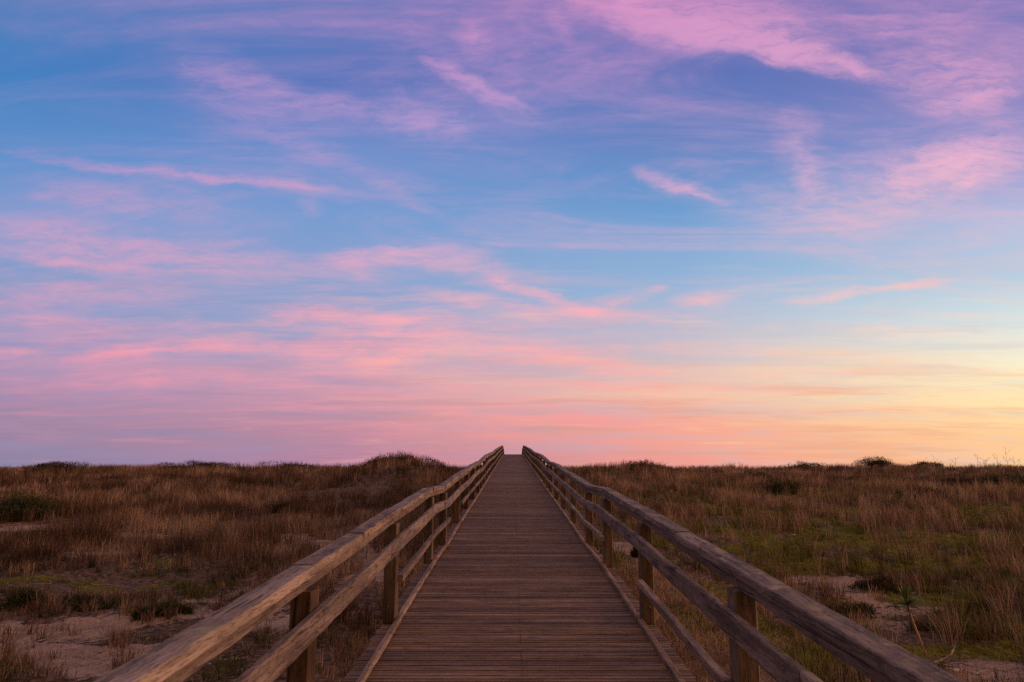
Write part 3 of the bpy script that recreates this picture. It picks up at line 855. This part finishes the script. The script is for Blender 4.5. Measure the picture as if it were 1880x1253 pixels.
cv = nt.new('ShaderNodeCombineXYZ'); nt.put(cv.inputs[0], U); nt.put(cv.inputs[1], Vv)
Pn = cv.outputs[0]
# gentle warp
def warp(P, scale, amp, mscale=(1, 1, 1), detail=4, off=0):
    n = nt.new('ShaderNodeTexNoise'); nt.put(n.inputs['Vector'], nt.mapping(P, loc=(off, off, 0), sc=mscale)); n.inputs['Scale'].default_value = scale; n.inputs['Detail'].default_value = detail
    n.inputs['Roughness'].default_value = .6
    v = nt.vmath('SUBTRACT', n.outputs['Color'], (.5, .5, .5))
    v = nt.vmath('MULTIPLY', v, amp); v = nt.vmath('MULTIPLY', v, WSC)
    return nt.vmath('ADD', P, v)
wsc = nt.new('ShaderNodeCombineXYZ'); _k = nt.mr(Vv, .80, .35, .30, 1.0)
nt.put(wsc.inputs[0], 1.0); nt.put(wsc.inputs[1], _k); WSC = wsc.outputs[0]
PW0 = warp(Pn, 2.2, (.09, .045, 0), (1, 1.6, 1), 3, 3.1)
PW = warp(PW0, 7, (.06, .038, 0), (1, 1.5, 1), 10, 1.7)
PW = warp(PW, 34, (.020, .014, 0), (1, 1.3, 1), 6, 5.2)
# clear-sky colours: ramps down four meridians
tf = nt.math('DIVIDE', Vv, .86, clamp=True)
sw = nt.new('ShaderNodeSeparateXYZ'); nt.put(sw.inputs[0], PW0)
tw = nt.math('MULTIPLY_ADD', nt.math('SUBTRACT', sw.outputs[1], Vv), .35, Vv); tw = nt.math('DIVIDE', tw, .86, clamp=True)
Y = lambda y: y / 860.
COLS = [
 [(0, C(80,122,186)), (130, C(62,124,192)), (300, C(96,142,203)), (400, C(128,152,206)), (520, C(128,152,200)), (600, C(150,150,196)), (680, C(168,142,182)), (750, C(158,130,166)), (800, C(144,126,160)), (850, C(136,128,164))],
 [(0, C(84,116,184)), (150, C(84,114,186)), (300, C(104,142,204)), (400, C(116,152,208)), (500, C(134,158,206)), (580, C(140,160,204)), (660, C(180,158,190)), (720, C(196,148,174)), (790, C(186,134,160)), (850, C(176,128,160))],
 [(0, C(104,108,180)), (130, C(84,110,182)), (260, C(96,128,192)), (350, C(96,146,204)), (450, C(124,166,213)), (550, C(152,180,216)), (640, C(200,186,200)), (720, C(238,192,172)), (790, C(238,166,150)), (850, C(236,152,146))],
 [(0, C(112,116,184)), (150, C(118,122,188)), (300, C(142,148,206)), (400, C(176,186,222)), (500, C(176,200,224)), (590, C(212,224,228)), (670, C(246,236,208)), (740, C(253,228,176)), (800, C(252,204,150)), (850, C(254,200,148))]]
ramps = [nt.ramp(tw, [(Y(y), c) for y, c in col]) for col in COLS]
s0 = nt.mr(U, 0, .63, 0, 1, False); s1 = nt.mr(U, .63, 1.25, 0, 1, False); s2 = nt.mr(U, 1.25, 1.88, 0, 1, False)
base = nt.mix(s0, ramps[0], ramps[1]); base = nt.mix(s1, base, ramps[2]); base = nt.mix(s2, base, ramps[3])
# cloud colours
cl_l = nt.ramp(tf, [(0, C(176,142,200)), (Y(250), C(176,146,202)), (Y(450), C(216,160,196)), (Y(600), C(240,158,180)), (Y(680), C(232,150,174)), (Y(760), C(206,142,170)), (Y(850), C(154,132,164))])
cl_c = nt.ramp(tf, [(0, C(214,144,196)), (Y(250), C(176,150,206)), (Y(450), C(214,168,202)), (Y(560), C(246,172,186)), (Y(640), C(252,172,176)), (Y(780), C(240,152,154)), (Y(850), C(238,150,152))])
cl_r = nt.ramp(tf, [(0, C(214,150,196)), (Y(200), C(222,164,204)), (Y(300), C(234,178,206)), (Y(500), C(240,184,196)), (Y(620), C(252,216,196)), (Y(780), C(248,178,142)), (Y(850), C(252,190,145))])
cl = nt.mix(nt.mr(U, .15, .95, 0, 1), cl_l, cl_c); cl = nt.mix(nt.mr(U, 1.0, 1.7, 0, 1), cl, cl_r)
# explicit streaks: (x0,y0,x1,y1,halfwidth,strength) measured in thousandths
ST = [(1500,95,1660,150,9,.5),(60,300,600,346,5,.45),(1160,314,1330,372,7,.5),(900,515,1110,566,6,.5),(150,658,420,634,5,.6),(600,470,800,462,6,.4),(780,110,990,200,7,.45),(1000,-40,1340,72,34,.95),(1250,45,1650,142,20,1.05),(1150,10,1560,95,30,.45),(1080,-20,1560,60,60,.42),(1540,60,1900,130,40,.42),(1600,130,1900,190,44,.5),(1700,200,1900,150,14,.35),(1640,345,1920,255,42,.75),(1480,370,1840,300,60,.45),(1740,365,1800,330,9,.6),
 (1500,30,1900,20,30,.22),(1445,190,1475,330,34,.38),(1462,280,1510,372,20,.4),(1160,312,1345,375,13,.6),(1300,368,1640,405,34,.30),(1005,0,1060,90,14,.3),
 (290,80,520,200,36,.38),(430,160,660,208,22,.55),(560,190,860,240,44,.3),(700,205,880,250,26,.5),(770,105,930,190,14,.55),(880,180,1010,212,16,.5),(850,30,890,120,22,.35),(700,60,1020,300,90,.22),
 (300,180,620,260,50,.25),(480,245,660,312,16,.45),(620,300,860,425,12,.28),(20,288,430,330,11,.6),(380,322,640,352,9,.5),(0,340,300,370,22,.3),(150,360,560,420,34,.22),(545,365,615,395,12,.4),
 (-60,430,300,460,36,.6),(180,450,560,490,32,.5),(30,478,330,508,11,.55),(560,492,760,468,20,.45),(700,462,900,490,22,.45),(820,485,1030,538,20,.5),(900,520,1100,568,9,.75),(1040,572,1215,540,10,.85),(1180,545,1230,530,5,.35),(1230,556,1350,552,10,.55),
 (1430,556,1620,533,8,.75),(1560,540,1780,515,7,.6),(680,525,1050,580,12,.45),(950,560,1450,612,12,.40),(1380,600,1880,615,12,.5),(440,590,680,572,24,.55),(560,580,860,590,12,.3),
 (120,660,320,634,10,.95),(270,642,500,632,13,.6),(-40,648,80,645,7,.5),(560,640,860,612,38,.75),(440,650,760,665,22,.5),(640,676,780,650,10,.6),(780,618,1150,655,26,.5),(1000,668,1320,690,12,.45),(850,655,1250,640,14,.35),
 (-50,700,560,690,22,.45),(-50,520,360,545,20,.3),(-60,560,200,600,24,.3),(200,700,900,715,16,.35),(520,735,1250,748,16,.4),(560,775,1400,772,14,.5),(900,740,1500,800,14,.4),(1180,640,1800,660,10,.35),(700,800,1300,815,10,.3),(1200,830,1900,822,10,.35),(1100,712,1900,722,7,.5),(1250,752,1900,762,7,.55),(1050,786,1650,806,7,.6),(900,762,1300,790,6,.5),(1300,690,1900,676,8,.4),(60,668,400,660,7,.5),(900,700,1250,722,7,.45),(300,735,800,760,8,.4)]
acc = None
for (x0, y0, x1, y1, hw, st) in ST:
    L = math.hypot(x1 - x0, y1 - y0) / 2000.; a = math.atan2(y1 - y0, x1 - x0)
    mp = nt.mapping(PW, loc=((x0 + x1) / 2000., (y0 + y1) / 2000., 0), rot=(0, 0, a), sc=(L * 1.18, hw * 1.75 / 1000., 1), typ='TEXTURE')
    g = nt.new('ShaderNodeTexGradient'); g.gradient_type = 'SPHERICAL'; nt.put(g.inputs[0], mp)
    acc = nt.math('MULTIPLY', g.outputs['Fac'], st * 1.25) if acc is None else nt.math('MULTIPLY_ADD', g.outputs['Fac'], st * 1.25, acc)
# fibres: cloud sheet seen in perspective
sp_ = nt.new('ShaderNodeSeparateXYZ'); nt.put(sp_.inputs[0], d)
zz = nt.math('MAXIMUM', nt.math('ADD', sp_.outputs[2], .10), .05)
qx = nt.math('DIVIDE', sp_.outputs[0], zz); qy = nt.math('DIVIDE', sp_.outputs[1], zz)
cq = nt.new('ShaderNodeCombineXYZ'); nt.put(cq.inputs[0], qx); nt.put(cq.inputs[1], qy)
q = nt.mapping(cq.outputs[0], rot=(0, 0, R(28)), sc=(.55, 1.9, 1))
fib = nt.noise(q, 1.6, 9, .66, .9)
fib2 = nt.noise(nt.mapping(PW, rot=(0, 0, R(-18)), sc=(1.3, 4.2, 1)), 3.4, 10, .66, .6)
fib3 = nt.noise(nt.mapping(PW, rot=(0, 0, R(-20)), sc=(2.0, 6.5, 1)), 9, 9, .7, .5)
f1 = nt.mr(fib, .30, .74); f2 = nt.mr(fib2, .28, .72)
ff = nt.math('ADD', nt.math('MULTIPLY', f1, .5), nt.math('MULTIPLY', f2, .55))
ff = nt.math('MULTIPLY_ADD', nt.math('SUBTRACT', fib3, .5), 1.1, ff)
acc = nt.math('MULTIPLY', nt.math('MULTIPLY', nt.math('POWER', nt.math('MAXIMUM', acc, 0), 1.25), 1.5), nt.math('MULTIPLY_ADD', ff, 1.25, .22))
fib4 = nt.noise(nt.mapping(PW, rot=(0, 0, R(-26)), sc=(1.0, 4.6, 1)), 13, 9, .72, .4)
acc = nt.math('MULTIPLY', acc, nt.mr(fib4, .32, .66, .38, 1.5))
# thin veil everywhere
veil = nt.math('MULTIPLY', nt.mr(fib, .42, .78), nt.mr(fib2, .25, .8, .35, 1))
veil = nt.math('MULTIPLY', veil, nt.mr(Vv, .0, .8, .80, .70)); veil = nt.math('MULTIPLY', veil, nt.mr(fib4, .32, .66, .55, 1.4))
veil = nt.math('ADD', veil, nt.math('MULTIPLY', nt.mr(fib, .34, .66, .0, .17), nt.mr(Vv, .05, .55, .9, .35))) 
veil2 = nt.math('MULTIPLY', nt.mr(fib2, .48, .7), nt.mr(Vv, .45, .72, 0, .22))
tot = nt.math('ADD', nt.math('ADD', acc, veil), veil2)
tot = nt.math('SUBTRACT', 1, nt.math('EXPONENT', nt.math('MULTIPLY', tot, -1.08)), clamp=True)
sky = nt.mix(tot, base, cl)
# thin layered streaks low down: grey mauve gaps and peach light
fib5 = nt.noise(nt.mapping(PW0, loc=(.3, .2, 0), rot=(0, 0, R(-2.5)), sc=(.8, 11, 1)), 3.6, 9, .66, .2)
lowm = nt.mr(Vv, .42, .62, 0, 1)
gap = nt.math('MULTIPLY', nt.mr(fib5, .52, .38, 0, .30), lowm)
sky = nt.mix(gap, sky, nt.mix(nt.mr(U, .5, 1.7), C(140,140,184) + (1,), C(196,196,206) + (1,)))
lit = nt.math('MULTIPLY', nt.math('MULTIPLY', nt.mr(fib5, .53, .68, 0, .34), lowm), nt.mr(U, .0, .7, .45, 1))
sky = nt.mix(lit, sky, nt.mix(nt.mr(U, .1, 1.5), C(246,158,170) + (1,), C(255,206,160) + (1,)))
# dusky bands low over the sea
bands = nt.noise(nt.mapping(PW0, rot=(0, 0, R(-1.5)), sc=(.9, 16, 1)), 2.6, 5, .6, .2)
bm_ = nt.math('MULTIPLY', nt.mr(bands, .50, .62), nt.mr(Vv, .60, .76, 0, .38))
sky = nt.mix(bm_, sky, nt.mix(nt.mr(U, .2, 1.6), C(146,130,166) + (1,), C(226,158,128) + (1,)))
# unseen dome behind and overhead: colours made up to warm the ground light
el = nt.math('ARCSINE', sp_.outputs[2])
back = nt.ramp(nt.math('DIVIDE', el, 1.57, clamp=True), [(0, C(140,108,106)), (.06, C(196,138,112)), (.18, C(204,148,112)), (.45, C(190,146,112)), (1, C(184,144,112))])
glow = nt.math('MULTIPLY', nt.mr(nt.vmath('DOT_PRODUCT', d, (math.sin(SUN_AZ), math.cos(SUN_AZ), .05), 1), .55, 1.0), nt.mr(sp_.outputs[2], .45, .0))
lf = nt.math('MULTIPLY', nt.mr(sp_.outputs[0], .25, -.7), nt.mr(sp_.outputs[2], .75, .15))
back = nt.mix(nt.math('MULTIPLY', lf, .85), back, C(84,74,98) + (1,))
back = nt.mix(glow, back, (1.35, .74, .35, 1))
sky = nt.mix(nt.mr(fw0, .30, .52), back, sky)
ni = nt.new('ShaderNodeTexSky'); ni.sky_type = 'NISHITA'; ni.sun_disc = False; ni.sun_elevation = SUN_EL; ni.sun_rotation = SUN_AZ; ni.altitude = 5
nis = nt.mix(1, ni.outputs[0], (.05, .05, .05, 1), 'MULTIPLY')
sky = nt.mix(.06, sky, nis)
sky = nt.mix(nt.mr(fw0, .3, .52), sky, nt.mix(1, sky, (1.10, 1.11, 1.06, 1), 'MULTIPLY'))
nt.put(bg.inputs[0], sky); bg.inputs[1].default_value = 1.0
w.cycles.sampling_method = 'MANUAL'; w.cycles.sample_map_resolution = 512

# ------------------------------------------------------------------ sun, camera
sl = bpy.data.lights.new('sun', 'SUN'); sl.energy = 2.4; sl.angle = R(10); sl.color = (1, .52, .31)
so = bpy.data.objects.new('sun', sl); COL.objects.link(so)
dirv = Vector((math.sin(SUN_AZ) * math.cos(SUN_EL), math.cos(SUN_AZ) * math.cos(SUN_EL), math.sin(SUN_EL)))
so.rotation_euler = (-dirv).to_track_quat('-Z', 'Y').to_euler()
cam = bpy.data.cameras.new('camera'); co = bpy.data.objects.new('camera', cam); COL.objects.link(co)
co.location = (CAMX, 0, Z0); co.rotation_euler = (R(90) + th, 0, 0)
cam.sensor_width = 36; cam.lens = 36 * 1253. / 1880.; cam.clip_end = 6000; cam.clip_start = .05
cam.shift_x = -1 / 1880.
cam.dof.use_dof = True; cam.dof.focus_distance = 9; cam.dof.aperture_fstop = 6.3
scene.camera = co
scene.view_settings.view_transform = 'Standard'; scene.view_settings.look = 'None'; scene.view_settings.exposure = 0; scene.view_settings.gamma = 1
scene.cycles.max_bounces = 5; scene.cycles.diffuse_bounces = 3; scene.cycles.transparent_max_bounces = 4
scene.cycles.use_denoising = False
